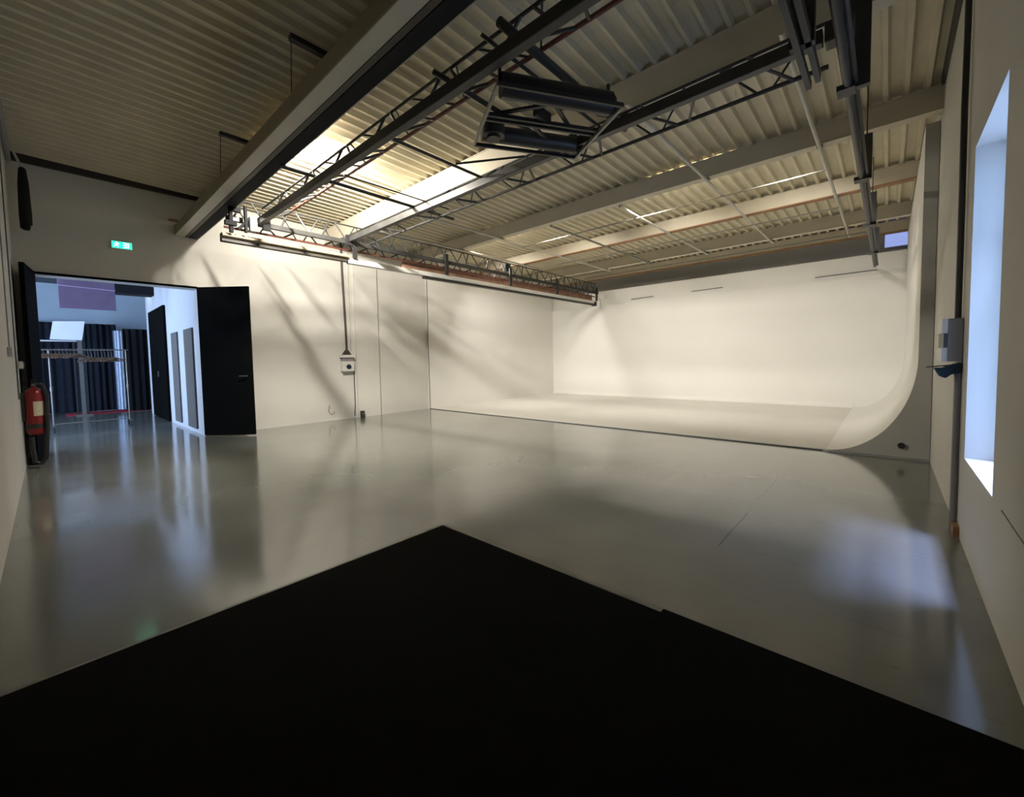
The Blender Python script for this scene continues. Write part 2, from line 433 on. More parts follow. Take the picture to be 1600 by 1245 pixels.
for x in (3.60, 5.60, 7.56, 9.47, 11.57):
    MB().box(x-0.035, x+0.035, 6.78, 6.82, 3.02, 3.44).build('hanger_plate', 'black', t3)

# brick-red panel band seen behind the long truss (painted backing strip)
tag(MB().box(4.7, 11.7, 7.04, 7.06, 3.07, 3.24).build('backing_strip', paint('faded_red_brown_board', (0.30, 0.17, 0.11), 0.7, 0.3, 5)),
    'faded red brown strip behind the long truss over the cove', 'board')

# white rail, two lengths, under the long truss
r = thing('curtain_rail', 'pale beige boxed rail above the wall between exit door and switch box', 'curtain rail', (2.6, 6.85, 2.95), 'rails under the long truss')
MB().box(1.68, 3.48, 6.80, 6.92, 3.0, 3.07).build('rail_body', 'trough', r, bevel=0.01)
MB().tube((1.68, 6.79, 3.03), (3.48, 6.79, 3.03), 0.022).build('tube', 'trough', r, smooth=True)
MB().box(1.68, 3.48, 6.81, 6.91, 2.955, 2.998).build('dark_underside', 'brown', r)
r = thing('curtain_rail', 'long white boxed rail with a dark underside, ending in front of the cove', 'curtain rail', (7.5, 6.85, 2.9), 'rails under the long truss')
MB().box(3.49, 11.45, 6.81, 6.91, 2.93, 3.02).build('rail_body', 'plastic', r, bevel=0.012)
MB().box(5.05, 11.5, 6.80, 6.90, 2.885, 2.928).build('dark_underside', 'black', r)
MB().box(11.46, 11.56, 6.79, 6.92, 2.87, 3.00).build('end_stop', 'black', r)
for x in (5.05, 11.30):
    pass

# cross bars between trusses
def bar_between(lab, y, x0, x1, z, r, name='cross_bar'):
    return tag(MB().tube((x0, y, z), (x1, y, z), r, n=8).build(name, 'truss', smooth=True), lab, 'bar', 'bars joining the trusses')
bar_between('dark bar crossing both trusses near the long truss, thick one', 4.97, 1.80, 4.25, 3.405, 0.022)
bar_between('thin dark bar under the two trusses near the long truss', 4.72, 2.40, 3.95, 3.42, 0.010)
bar_between('dark bar from the red chord toward the second truss, mid room', 3.62, 2.35, 3.66, 3.41, 0.016)
bar_between('thick black bar above the hanging lamp frame', 1.90, 2.05, 3.78, 3.42, 0.032)
bar_between('thin black bar above the hanging lamp frame', 2.06, 2.05, 3.78, 3.42, 0.014)
bar_between('short thick black bar behind the lamp frame, beside the red chord', 2.58, 2.05, 3.80, 3.42, 0.022)
tag(MB().tube((3.13, 3.60, 3.425), (3.72, 3.10, 3.54), 0.012, n=8).build('diagonal_brace', 'truss', smooth=True),
    'slanted brace running from the mid room bar to the second truss', 'bar')

# ------------------------------------------------------------------ hanging lamp frame (tilted square fixture)
A = Vector((2.23, 2.09, 3.2)); Bc = Vector((2.67, 2.82, 3.2)); Cc = Vector((3.57, 2.26, 3.2)); Dd = Vector((3.05, 1.60, 3.2))
ux = ((Dd-A) + (Cc-Bc)).normalized(); uy = Vector((-ux.y, ux.x, 0))
c0 = (A+Bc+Cc+Dd)/4; LX, LY = 0.50, 0.43
def F(a, b, dz=0): return c0 + ux*a + uy*b + Vector((0, 0, dz))
fr = thing('lamp_frame', 'black square lamp frame with two thick bars hanging between the trusses', 'light fixture', c0)
for a, b in (((-LX,-LY),(LX,-LY)), ((LX,-LY),(LX,LY)), ((LX,LY),(-LX,LY)), ((-LX,LY),(-LX,-LY))):
    MB().bar(F(*a), F(*b), 0.022, 0.03).build('frame_bar', 'steelpipe' if a[0] == b[0] else 'black', fr)

MB().tube(F(-LX+0.05, -LY+0.10, 0.06), F(LX-0.06, -LY+0.10, 0.06), 0.085, n=18).build('lamp_housing', 'sheen', fr, smooth=True)
MB().tube(F(-LX+0.05, LY-0.10, 0.06), F(LX-0.06, LY-0.10, 0.06), 0.070, n=18).build('lamp_housing', 'black', fr, smooth=True)
for b in (-0.02, 0.045):
    MB().bar(F(-LX, b, 0.02), F(LX, b, 0.02), 0.022, 0.03).build('middle_bar', 'black', fr)
MB().bar(F(-0.42, 0.02, 0.05), F(-0.05, -0.20, 0.05), 0.03, 0.02).build('diagonal_strut', 'black', fr)
MB().bar(F(0.02, -0.22, 0.05), F(0.32, 0.10, 0.05), 0.03, 0.02).build('diagonal_strut', 'black', fr)
MB().bar(F(-0.10, 0.06, 0.05), F(0.22, 0.34, 0.05), 0.03, 0.02).build('diagonal_strut', 'black', fr)
m = MB(); m.tube(F(-0.36, 0.27, 0.0), F(-0.36, 0.27, 0.14), 0.10, n=18); m.tube(F(-0.36, 0.27, -0.02), F(-0.36, 0.27, 0.0), 0.06, n=18)
m.build('motor', 'black', fr, smooth=True)
p, q_ = F(-0.12, -0.08, 0.02), F(0.08, 0.0, 0.12)
MB().box(min(p.x,q_.x), max(p.x,q_.x), min(p.y,q_.y), max(p.y,q_.y), 3.22, 3.32).build('junction_block', 'sheen', fr, bevel=0.01)
m = MB(); m.tube(F(0.44, 0.36, 0.0), F(0.44, 0.36, 0.16), 0.045, n=12); m.tube(F(0.36, 0.40, 0.03), F(0.52, 0.30, 0.03), 0.03, n=10); m.tube(F(0.30, 0.33, 0.05), F(0.46, 0.42, 0.05), 0.022)
m.build('clamp', 'black', fr, smooth=True)
m = MB(); m.tube(F(0.42, -0.30, 0.02), F(0.42, -0.30, 0.10), 0.09, n=18); m.build('round_bracket', 'sheen', fr, smooth=True)
for a, b in ((-LX+0.04, -LY+0.1), (LX-0.06, -LY+0.12), (-LX+0.08, LY-0.12), (LX-0.08, LY-0.12)):
    pt = F(a, b, 0.08); MB().tube(pt, (pt.x, pt.y, 3.42), 0.014, n=8).build('suspension_rod', 'black', fr, smooth=True)

# ------------------------------------------------------------------ black track along the right wall
tk = thing('ceiling_track', 'long black hanging track beside the right wall with drop plates', 'track', (6.5, 0.24, 3.1))
MB().tube((0.9, 0.24, 3.07), (11.75, 0.24, 3.07), 0.026, n=10).build('rail_tube', 'sheen', tk, smooth=True)
MB().tube((0.9, 0.20, 3.09), (11.75, 0.20, 3.09), 0.016, n=8).build('cable', 'black', tk, smooth=True)
for x, w in ((3.75, 0.12), (5.75, 0.085), (7.85, 0.085), (10.1, 0.085)):
    MB().box(x, x+0.05, 0.245-w, 0.245, 3.05, 3.50 if x > 4 else 3.90).build('drop_plate', 'black', tk)
    MB().box(x-0.04, x+0.08, 0.20, 0.30, 3.04, 3.075).build('foot_clamp', 'black', tk)
    MB().box(x+0.02, x+0.03, 0.20, 0.21, 3.50 if x > 4 else 3.90, zc(x)-0.01).build('rod', 'black', tk)
tk = thing('ceiling_track', 'short double black rail hanging beside the second truss end', 'track', (2.2, 0.45, 3.0))
MB().bar((0.9, 0.42, 3.0), (3.42, 0.42, 3.0), 0.03, 0.05).build('rail_tube', 'black', tk)
MB().bar((0.9, 0.37, 3.03), (3.42, 0.37, 3.03), 0.03, 0.06).build('rail_tube', 'black', tk)
MB().box(2.95, 3.0, 0.34, 0.46, 3.0, 3.34).build('drop_plate', 'black', tk)
MB().bar((3.0, 0.44, 3.30), (3.6, 0.44, 3.33), 0.03, 0.05).build('link_bar', 'black', tk)
tag(MB().box(3.48, 3.60, 0.20, 0.35, 3.27, 3.40).build('truss_end_block', 'black', bevel=0.01), 'black block where the second truss meets the right hand track', 'bracket')

# ------------------------------------------------------------------ pipes hung under the beams
def hung_pipe(lab, y, x0, x1, mat='pipe', r=0.021, z=3.724):
    o = thing('overhead_pipe', lab, 'pipe', ((x0+x1)/2, y, z), 'pipes under the roof beams')
    MB().tube((x0, y, z), (x1, y, z), r, n=10).build('pipe_run', mat, o, smooth=True)
    for bx in (4.06, 6.30, 8.47, 10.60):
        if x0 < bx < x1:
            MB().box(bx+0.02, bx+0.10, y-0.03, y+0.03, z, 3.752).build('clip', 'steelpipe', o)
    return o
hung_pipe('pale pipe under the beams nearest the door wall', 7.17, 4.3, 9.3)
hung_pipe('pale pipe under the beams, second from the door wall', 5.95, 4.0, 10.9)
hung_pipe('overhead pipe above the cove, left of the middle', 4.72, 6.4, 10.9, 'steelpipe')
hung_pipe('overhead pipe above the cove, near its middle', 3.32, 6.4, 10.9, 'pipe')
hung_pipe('pale pipe crossing from the second truss over the cove front', 1.95, 3.9, 10.9)
hung_pipe('pale pipe nearest the black track over the cove', 0.66, 3.9, 11.5)
def cross_pipe(lab, x, y0, y1, z=3.69):
    tag(MB().tube((x, y0, z), (x, y1, z), 0.011, n=8).build('cross_pipe', 'steelpipe', smooth=True), lab, 'pipe', 'thin cross pipes over the cove')
cross_pipe('thin cross pipe just behind the cove front beam', 7.05, 5.95, 0.66)
cross_pipe('thin cross pipe lying between the middle beams of the cove', 9.0, 7.17, 0.66)
cross_pipe('thin cross pipe nearest the cove back wall', 11.2, 7.0, 0.3)

# ------------------------------------------------------------------ gear at the left end of the long truss
g = thing('truss_clamp', 'black clamps and hooks at the left end of the long truss', 'clamp', (1.85, 6.8, 3.3))
m = MB(); m.box(1.76, 1.80, 6.72, 6.78, 3.07, 3.42); m.box(1.76, 1.90, 6.72, 6.78, 3.36, 3.42); m.box(1.70, 1.84, 6.70, 6.76, 3.16, 3.22)
m.build('hook_plate', 'blackm', g)
m = MB(); m.box(1.94, 1.97, 6.70, 6.76, 3.10, 3.46); m.tube((1.86, 6.73, 3.12), (2.0, 6.73, 3.30), 0.018); m.build('clamp_arm', 'blackm', g)
tag(MB().box(2.00, 2.09, 6.69, 6.77, 3.13, 3.33).build('control_box', 'plastic', bevel=0.008), 'small pale box hung at the left end of the long truss', 'box')
tag(MB().box(2.19, 2.30, 6.79, 6.83, 3.20, 3.40).build('truss_joint', 'blackm', bevel=0.01), 'black block joining the first truss to the long truss', 'bracket')
tag(MB().box(3.45, 3.62, 6.785, 6.828, 3.22, 3.40).build('truss_joint', 'blackm', bevel=0.01), 'black block joining the second truss to the long truss', 'bracket')
tag(MB().box(7.60, 7.78, 6.98, 7.10, 3.42, 3.62).build('black_speaker', 'black', bevel=0.01), 'small black box sitting over the long truss near the cove', 'speaker')

# ------------------------------------------------------------------ lamps (real fixtures)
def flood(name, lab, loc, aim, w, h, energy, col, group=None, mat='lamp_warm', spread=None):
    """flood lamp: housing, lens, bracket; the light leaves through the lens"""
    loc, aim = Vector(loc), Vector(aim).normalized()
    o = thing(name, lab, 'lamp', loc, group)
    side = aim.cross(Vector((0,0,1))).normalized(); up = side.cross(aim).normalized()
    def fr_(d0, d1, s):
        pts = [loc + aim*d + side*(i*w/2*s) + up*(j*h/2*s) for d, s in ((d0, s*0.7), (d1, s)) for i, j in ((-1,-1),(1,-1),(1,1),(-1,1))]
        return MB().poly(pts, [(0,1,2,3),(7,6,5,4),(0,4,5,1),(1,5,6,2),(2,6,7,3),(3,7,4,0)])
    fr_(-0.09, -0.006, 1.1).build('housing', 'black', o)
    pts = [loc - aim*0.004 + side*(i*w/2) + up*(j*h/2) for i, j in ((-1,-1),(1,-1),(1,1),(-1,1))] + [loc - aim*0.0055 + side*(i*w/2) + up*(j*h/2) for i, j in ((-1,-1),(1,-1),(1,1),(-1,1))]
    MB().poly(pts, [(0,1,2,3),(7,6,5,4),(0,4,5,1),(1,5,6,2),(2,6,7,3),(3,7,4,0)]).build('lens', mat, o)
    MB().tube(loc - aim*0.06, (loc - aim*0.06).xy.to_3d() + Vector((0,0,zc(loc.x)-0.02)), 0.008, n=6).build('bracket', 'black', o)
    ld = bpy.data.lights.new(name+'_beam', 'AREA'); ld.shape = 'RECTANGLE'; ld.size = w*0.95; ld.size_y = h*0.95
    ld.energy = energy; ld.color = col
    if spread: ld.spread = spread
    lo = bpy.data.objects.new('lamp_light', ld); COL.objects.link(lo); lo.parent = o
    lo.rotation_euler = aim.to_track_quat('-Z', 'Y').to_euler()
    lo.location = aim*0.001
    return o
WARM = (1.0, 0.945, 0.87)
o = thing('tube_lamp', 'bright tube lamp tucked behind the first roof beam above the trough', 'lamp', (2.16, 5.6, 3.9), 'tube lamps')
MB().box(2.045, 2.13, 4.85, 6.35, 3.93, 3.99).build('channel', 'pipe', o)
MB().tube((2.165, 4.88, 3.98), (2.165, 6.32, 3.98), 0.015, n=10).build('tube', 'tube_glow_bright', o, smooth=True)
aimv = Vector((0.60, 0.38, -0.70)).normalized(); up_ = (Vector((0, 1, 0)) - aimv*aimv.y).normalized(); sd_ = up_.cross(-aimv)
MB().bar(Vector((2.215, 5.6, 3.975)) - up_*0.3, Vector((2.215, 5.6, 3.975)) + up_*0.3, 0.05, 0.02, up=aimv).build('lens_strip', 'lamp_warm', o)
ld = bpy.data.lights.new('tube_lamp_beam', 'AREA'); ld.shape = 'RECTANGLE'; ld.size = 0.05; ld.size_y = 0.6; ld.energy = 290; ld.color = (1.0, 0.94, 0.85)
lo = bpy.data.objects.new('lamp_light', ld); COL.objects.link(lo); lo.parent = o
lo.rotation_euler = Matrix(((sd_.x, up_.x, -aimv.x), (sd_.y, up_.y, -aimv.y), (sd_.z, up_.z, -aimv.z))).to_euler()
lo.location = Vector((2.215, 5.6, 3.975)) + aimv*0.015 - o.location
labs = ['flood lamp on the cove front beam nearest the right wall', 'flood lamp on the cove front beam, right of centre', 'flood lamp on the cove front beam, left of centre', 'flood lamp on the cove front beam nearest the door wall']
for (yy, e), lb in zip(((1.1, 19), (3.1, 22), (5.1, 25), (7.3, 34)), labs):
    flood('flood_lamp', lb, (6.62, yy, 3.86), (1.0, 0.03, -0.80), 0.30, 0.14, e, WARM, 'flood lamps', spread=1.65)
for lb, (y0, y1) in (('bright tube lamp behind the cove front beam, right one', (1.7, 2.8)), ('bright tube lamp behind the cove front beam, left one', (5.6, 6.6))):
    o = thing('tube_lamp', lb, 'lamp', (6.55, (y0+y1)/2, 3.86), 'tube lamps')
    MB().box(6.50, 6.58, y0, y1, 3.82, 3.85).build('channel', 'pipe', o)
    for yy in (y0+0.1, y1-0.14): MB().box(6.445, 6.50, yy, yy+0.04, 3.765, 3.84).build('bracket', 'pipe', o)
    MB().tube((6.54, y0+0.02, 3.868), (6.54, y1-0.02, 3.868), 0.014, n=8).build('tube', 'tube_glow', o)

# ------------------------------------------------------------------ floor mats
tag(MB().box(-0.245, 1.93, 0.796, 2.47, 0, 0.012).build('floor_mat', 'mat'), 'large black floor mat section in the near corner, with its point toward the room', 'mat', None)
tag(MB().box(-0.245, 1.965, -0.375, 0.795, 0, 0.012).build('floor_mat', 'mat'), 'black floor mat section along the right wall', 'mat', None)
m = MB(); m.box(1.932, 1.965, 0.80, 2.50, 0, 0.006); m.box(-0.245, 1.932, 2.472, 2.50, 0, 0.006)
tag(m.build('mat_edging', 'strip'), 'thin grey beige tape bordering the black floor mat', 'tape')

# ------------------------------------------------------------------ exit sign
ex = thing('exit_sign', 'small green lit emergency exit sign above the open double door', 'sign', (0.865, 8.93, 3.09))
MB().box(0.74, 0.99, 8.915, 8.948, 3.085, 3.20).build('housing', 'plastic', ex, bevel=0.004)
MB().box(0.75, 0.98, 8.910, 8.914, 3.092, 3.193).build('sign_face', 'signgreen', ex)
m = MB(); Y = 8.907
def flat(poly): m.prism([(0.75 + a*0.001, 3.092 + b*0.001) for a, b in poly], 'y', 8.906, 8.9095)
flat([(57+8*math.cos(t*PI/5), 86+8*math.sin(t*PI/5)) for t in range(10)])            # head
flat([(48,78),(64,74),(58,46),(42,50)])                                             # body
flat([(46,52),(56,50),(72,34),(74,16),(64,16),(62,30)])                             # front leg
flat([(42,50),(50,46),(40,28),(20,20),(18,28),(34,34)])                             # back leg
flat([(62,74),(64,66),(84,56),(86,64)])                                             # arm
flat([(48,76),(44,68),(28,66),(28,58),(46,60),(54,70)])                             # other arm
flat([(130,14),(196,14),(196,88),(130,88),(130,78),(184,78),(184,24),(130,24)])     # door frame
flat([(128,46),(156,46),(156,34),(178,51),(156,68),(156,56),(128,56)])              # arrow
m.build('pictogram', 'signwhite', ex)

# ------------------------------------------------------------------ fire extinguisher
fx, fy = -0.135, 7.95
e = thing('fire_extinguisher', 'red fire extinguisher with cream label hung on the left wall by the open door', 'fire extinguisher', (fx, fy, 0.02))
MB().lathe([(0.001,0.42),(0.06,0.42),(0.082,0.45),(0.085,0.47),(0.085,0.92),(0.075,0.97),(0.045,1.00),(0.025,1.01),(0.025,1.03),(0.001,1.03)], (fx, fy)).build('cylinder', 'red', e, smooth=True)
MB().lathe([(0.087,0.50),(0.0875,0.50),(0.0875,0.56),(0.087,0.56)], (fx, fy)).build('strap', 'black', e, smooth=True)
m = MB(); pts = []
for z in (0.66, 0.84):
    for k in range(7):
        t = -PI*0.55 + k*PI*0.5/6; pts.append((fx + 0.0865*math.cos(t), fy + 0.0865*math.sin(t), z))
m.poly(pts, [(k, k+1, 7+k+1, 7+k) for k in range(6)]); m.build('paper_label', 'cream', e, smooth=True)
m = MB(); m.tube((fx, fy, 1.03), (fx, fy, 1.07), 0.02); m.box(fx-0.02, fx+0.02, fy-0.09, fy+0.03, 1.07, 1.085); m.box(fx-0.018, fx+0.018, fy-0.10, fy+0.01, 1.10, 1.112); m.box(fx-0.02, fx+0.02, fy-0.01, fy+0.03, 1.07, 1.112)
m.build('valve_handle', 'black', e)
MB().tube((fx-0.001, fy-0.02, 1.045), (fx-0.001, fy-0.045, 1.045), 0.016, n=12).build('gauge', 'chrome', e, smooth=True)
m = MB(); path = [(fx+0.07, fy-0.03, 1.05), (fx+0.1, fy-0.05, 0.9), (fx+0.09, fy-0.06, 0.5)]
path += [(fx+0.075, fy-0.06, 0.3), (fx+0.06, fy-0.05, 0.12), (fx+0.02, fy-0.05, 0.055), (fx-0.03, fy-0.05, 0.08), (fx-0.045, fy-0.05, 0.25), (fx-0.045, fy-0.05, 0.40)]
m.path(path, 0.024, 10); m.build('hose', 'rubber', e, smooth=True)
MB().box(XL, fx-0.08, fy-0.03, fy+0.03, 0.6, 0.95).build('wall_bracket', 'black', e)
o = thing('light_switch', 'small pale switch box on the left wall above the fire extinguisher', 'switch', (-0.23, 7.9, 1.26))
MB().box(XL, XL+0.045, 7.86, 7.95, 1.25, 1.34).build('switch_box', 'plastic', o, bevel=0.004)
MB().box(XL+0.045, XL+0.051, 7.885, 7.925, 1.27, 1.32).build('rocker', 'plastic', o)
o = thing('pull_cord_switch', 'pale pull switch box hanging on a cord down the left wall', 'switch', (-0.24, 6.22, 1.37))
MB().tube((XL+0.012, 6.22, 1.42), (XL+0.012, 6.22, 4.05), 0.005, n=6).build('cord', 'greybox', o)
m = MB(); m.box(XL, XL+0.035, 6.13, 6.28, 1.36, 1.46); m.build('switch_box', 'plastic', o, bevel=0.01)
tag(MB().tube((XL+0.010, 7.35, 0.9), (XL+0.010, 7.35, 4.07), 0.006, n=6).build('wall_line', 'darkgrey'), 'thin dark cable running up the left wall near the door', 'cable')
o = thing('rolled_blind', 'black rolled cloth hanging vertically in the corner above the left door leaf', 'blind', (-0.12, 8.6, 3.05))
MB().lathe([(0.03,3.10),(0.055,3.12),(0.06,3.3),(0.052,3.7),(0.035,3.90),(0.02,3.92)], (-0.10, 8.6), 16).build('cloth_roll', 'blackm', o, smooth=True)
MB().tube((-0.10, 8.6, 3.91), (-0.17, 8.55, 4.10), 0.014, n=8).build('hook', 'pipe', o, smooth=True)
MB().tube((-0.06, 8.58, 3.10), (-0.05, 8.57, 3.16), 0.016, n=8).build('end_cap', 'pipe', o, smooth=True)
tag(MB().tube((XL+0.04, 0.3, 3.98), (XL+0.04, 8.6, 3.98), 0.022, n=8).build('wall_pipe', 'greybox', smooth=True), 'grey pipe running along the top of the left wall', 'pipe')
o = tag(MB().box(1.46, 1.58, 8.88, 8.945, 3.66, 3.69).build('wall_bracket', 'rust'), 'small rusty bracket high on the door wall beside the trough', 'bracket')
tag(MB().box(2.02, 2.16, 8.915, 8.947, 1.16, 1.24).build('wall_notice', 'plastic'), 'small plate on the wall behind the open door leaf', 'plate') if False else None

# ------------------------------------------------------------------ switch box and cable on the door wall
o = thing('switch_box', 'pale electrical box with blue outlet on the door wall beside the pilaster', 'switch box', (4.43, 8.9, 1.06))
MB().box(4.28, 4.58, 8.83, 8.948, 1.36, 1.42).build('top_lid', 'plastic', o, bevel=0.005)
MB().box(4.31, 4.56, 8.86, 8.948, 1.28, 1.36).build('upper_body', 'greybox', o)
MB().box(4.30, 4.57, 8.84, 8.948, 1.06, 1.28).build('lower_body', 'plastic', o, bevel=0.006)
MB().tube((4.43, 8.835, 1.17), (4.43, 8.80, 1.15), 0.05, n=16).build('blue_outlet', 'teal', o, smooth=True)
MB().prism([(4.33,1.42),(4.54,1.42),(4.46,1.53),(4.41,1.53)], 'y', 8.88, 8.94).build('cable_cowl', 'brown', o)
MB().path([(4.44,8.915,1.5),(4.435,8.915,2.0),(4.42,8.915,2.5),(4.40,8.915,3.3),(4.40,8.915,4.0)], 0.022, 8).build('feed_cable', 'brown', o, smooth=True)
MB().path([(4.60,8.93,1.42),(4.60,8.93,0.3),(4.58,8.93,0.05)], 0.010, 8).build('down_cable', 'darkgrey', o, smooth=True)
tag(MB().tube((4.55, 8.935, 1.5), (4.55, 8.935, 4.0), 0.009, n=8).build('thin_conduit', 'pipe', smooth=True), 'thin pale conduit rising between switch box and pilaster', 'conduit')
o = thing('floor_plug', 'black plug block on the floor at the foot of the pilaster', 'plug', (4.72, 8.78, 0.0))
MB().box(4.69, 4.77, 8.82, 8.893, 0.0, 0.15).build('block', 'black', o, bevel=0.01)
MB().box(4.70, 4.76, 8.815, 8.82, 0.05, 0.11).build('socket_face', 'darkgrey', o)
tag(MB().path([(4.02,8.942,0.34),(4.0,8.942,0.2),(4.06,8.942,0.13),(4.12,8.942,0.16),(4.12,8.942,0.20)], 0.008, 6).build('loose_cable', 'greybox', smooth=True), 'short loose cable end low on the door wall', 'cable')

# ------------------------------------------------------------------ right wall fittings
o = thing('wall_switchgear', 'grey electrical box with white front covers on the right wall beside the window', 'electrical box', (4.35, -0.34, 1.17))
MB().box(4.15, 4.55, YR+0.001, -0.305, 1.18, 1.475).build('housing', 'greybox', o, bevel=0.006)
MB().box(4.15, 4.55, -0.305, -0.275, 1.375, 1.475).build('upper_cover', 'plastic', o, bevel=0.004)
MB().box(4.15, 4.55, -0.305, -0.275, 1.18, 1.275).build('lower_cover', 'plastic', o, bevel=0.004)
MB().box(4.16, 4.54, -0.305, -0.285, 1.276, 1.374).build('breaker_strip', 'darkgrey', o)
tag(MB().path([(4.22,-0.355,1.476),(4.22,-0.355,2.1),(4.23,-0.352,2.9),(4.24,-0.355,3.4),(4.24,-0.355,4.0)], 0.017, 8).build('black_conduit', 'black', smooth=True), 'thick black cable running up the right wall to the roof', 'cable')
tag(MB().tube((4.17,-0.36,0.0), (4.17,-0.36,1.17), 0.018, n=8).build('grey_conduit', 'greybox', smooth=True), 'grey pipe from the electrical box down to the floor', 'conduit')
tag(MB().box(4.02, 4.14, YR+0.001, -0.35, 0.0, 0.07).build('floor_bracket', 'rust'), 'small rusty block on the floor below the grey pipe', 'bracket')
def px(a, b):  # outline of the cloth, measured from the box above it
    return (a, b)
o = thing('blue_cloth', 'dark blue cloth slung on a thin rod under the grey electrical box', 'cloth', (4.3, -0.33, 1.07))
MB().prism([(-0.245,1.135),(-0.285,1.135),(-0.372,1.175),(-0.374,1.105),(-0.325,1.09),(-0.30,1.065),(-0.275,1.075)], 'x', 4.13, 4.30).build('cloth_fold', 'teal', o, bevel=0.006)
MB().tube((4.2, -0.375, 1.16), (4.2, -0.205, 1.14), 0.004, n=6).build('rod', 'brown', o)

# ------------------------------------------------------------------ next room, seen through the door
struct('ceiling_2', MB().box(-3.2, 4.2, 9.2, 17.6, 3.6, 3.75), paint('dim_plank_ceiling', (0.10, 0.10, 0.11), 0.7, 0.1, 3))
struct('wall_far_2', MB().box(-3.2, 4.2, 17.3, 17.6, 0, 3.6), paint('blue_grey_wall', (0.50, 0.60, 0.66), 0.75, 0.08, 1))
struct('wall_left_2', MB().box(-3.2, -3.0, 9.2, 17.3, 0, 3.6), 'wall_in')
struct('wall_right_2', MB().box(DX1, DX1+0.2, 9.2, 14.6, 0, 3.6), 'wall_in')
struct('wall_side_2', MB().box(4.0, 4.2, 14.4, 17.3, 0, 3.6), 'wall_in')
struct('wall_near_2', MB().box(2.0, 4.2, 14.4, 14.6, 0, 3.6), 'wall_in')
w2 = MB()
for yy in (10.0, 11.95, 13.95): w2.box(-3.0, -2.95, yy, yy+0.06, 0.4, 3.1)
for z in (0.4, 3.04): w2.box(-3.0, -2.95, 10.0, 14.01, z, z+0.06)
w2 = struct('window_2', w2, 'plastic')
struct('window_pane', MB().box(-2.995, -2.985, 10.06, 13.95, 0.46, 3.04), 'daylight_in', w2)
d3 = struct('door_3', MB().box(1.755, 1.797, 11.93, 12.95, 0.01, 2.60).box(1.755, 1.797, 12.96, 13.95, 0.01, 2.60), 'door')
MB().box(1.73, 1.755, 12.85, 12.88, 1.0, 1.14).build('door_handle', 'chrome', d3)
for a, b, lb in ((9.42, 10.1, 'tall narrow grey panel on the white wall of the next room, nearer one'), (10.75, 11.32, 'tall narrow grey panel on the white wall of the next room, farther one')):
    tag(MB().box(1.77, 1.797, a, b, 0.08, 1.94).build('wall_panel', 'slotgrey', bevel=0.004), lb, 'panel', 'grey panels in the next room')
# curtains: folded cloth sheets with depth
def curtain(lab, x0, x1, y, z0, z1, mat, folds, amp=0.028, cat='curtain', group=None, name='stage_curtain'):
    n = folds*8; pts = []
    for z in (z0, z1):
        for i in range(n+1):
            t = i/n; pts.append((x0+(x1-x0)*t, y + amp*math.sin(t*folds*2*PI) + 1.1*amp*math.sin(t*folds*2.3), z))
    k = n+1
    mb = MB().poly(pts + [(p[0], p[1]+0.012, p[2]) for p in pts],
        [(i, i+1, k+i+1, k+i) for i in range(n)] + [(2*k+i, 3*k+i, 3*k+i+1, 2*k+i+1) for i in range(n)] +
        [(i, 2*k+i, 2*k+i+1, i+1) for i in range(n)] + [(k+i, k+i+1, 3*k+i+1, 3*k+i) for i in range(n)] + [(0,k,3*k,2*k),(n,2*k+n,3*k+n,k+n)])
    return tag(mb.build(name, mat, smooth=True), lab, cat, group)
curtain('dark navy curtain along the back of the next room, left part', -0.9, 0.62, 16.9, 0.02, 2.50, 'navy', 9)
curtain('dark blue curtain in the next room between white post and pale net', 0.72, 1.36, 16.6, 0.02, 2.47, 'navy', 5)
curtain('black curtain in the next room beside the white wall edge', 1.42, 2.6, 15.7, 0.02, 2.30, 'blackm', 8)
curtain('pale blue net hanging in the gap between the dark curtains', 1.20, 1.38, 15.4, 0.10, 2.22, 'netting', 3, 0.025)
tag(MB().box(0.25, 2.5, 15.75, 16.5, 0.0, 0.012).build('red_carpet', 'carpet'), 'red carpet strip on the floor of the next room', 'carpet')
# crack in the right wall, drawn as a thin dark tube
tag(MB().path([(2.72,YR+0.001,0.56),(2.5,YR+0.001,0.555),(2.2,YR+0.001,0.55)], 0.003, 5).build('wall_line', 'darkgrey'), 'thin dark crack in the right wall below the window', 'cable')
p = thing('hanging_banner', 'mauve cloth banner hung high in the next room', 'banner', (0.6, 12.0, 2.43))
MB().box(0.20, 1.01, 11.98, 12.02, 2.42, 3.2).build('cloth', 'purple', p, bevel=0.01)
MB().tube((0.20, 11.975, 2.86), (1.01, 11.975, 2.83), 0.008, n=6).build('seam', paint('mauve_seam', (0.5, 0.36, 0.52), 0.7), p)
MB().tube((0.16, 12.0, 3.2), (1.05, 12.0, 3.2), 0.02).build('pole', 'black', p)
for x in (0.3, 0.9): MB().tube((x, 12.0, 3.2), (x, 12.0, 3.6), 0.006, n=6).build('cord', 'black', p)
o = thing('reflector_board', 'white tilted reflector board on a pale post in the next room', 'reflector', (0.6, 15.4, 0))
MB().poly([(0.06,15.50,1.97),(0.62,15.50,1.955),(0.69,15.40,2.44),(0.13,15.40,2.41),(0.06,15.53,1.97),(0.62,15.53,1.955),(0.69,15.43,2.44),(0.13,15.43,2.41)],
          [(0,1,2,3),(7,6,5,4),(0,4,5,1),(1,5,6,2),(2,6,7,3),(3,7,4,0)]).build('board', paint('white_board', (0.85,0.88,0.90), 0.5, 0.02), o)
MB().box(0.535, 0.615, 15.54, 15.60, 0.0, 1.98).build('post', 'slotgrey', o)
MB().box(0.42, 0.73, 15.45, 15.70, 0.0, 0.03).build('foot', 'slotgrey', o)
o = thing('shelf_board', 'pale narrow shelf line left of the reflector board in the next room', 'shelf', (-0.3, 15.6, 0))
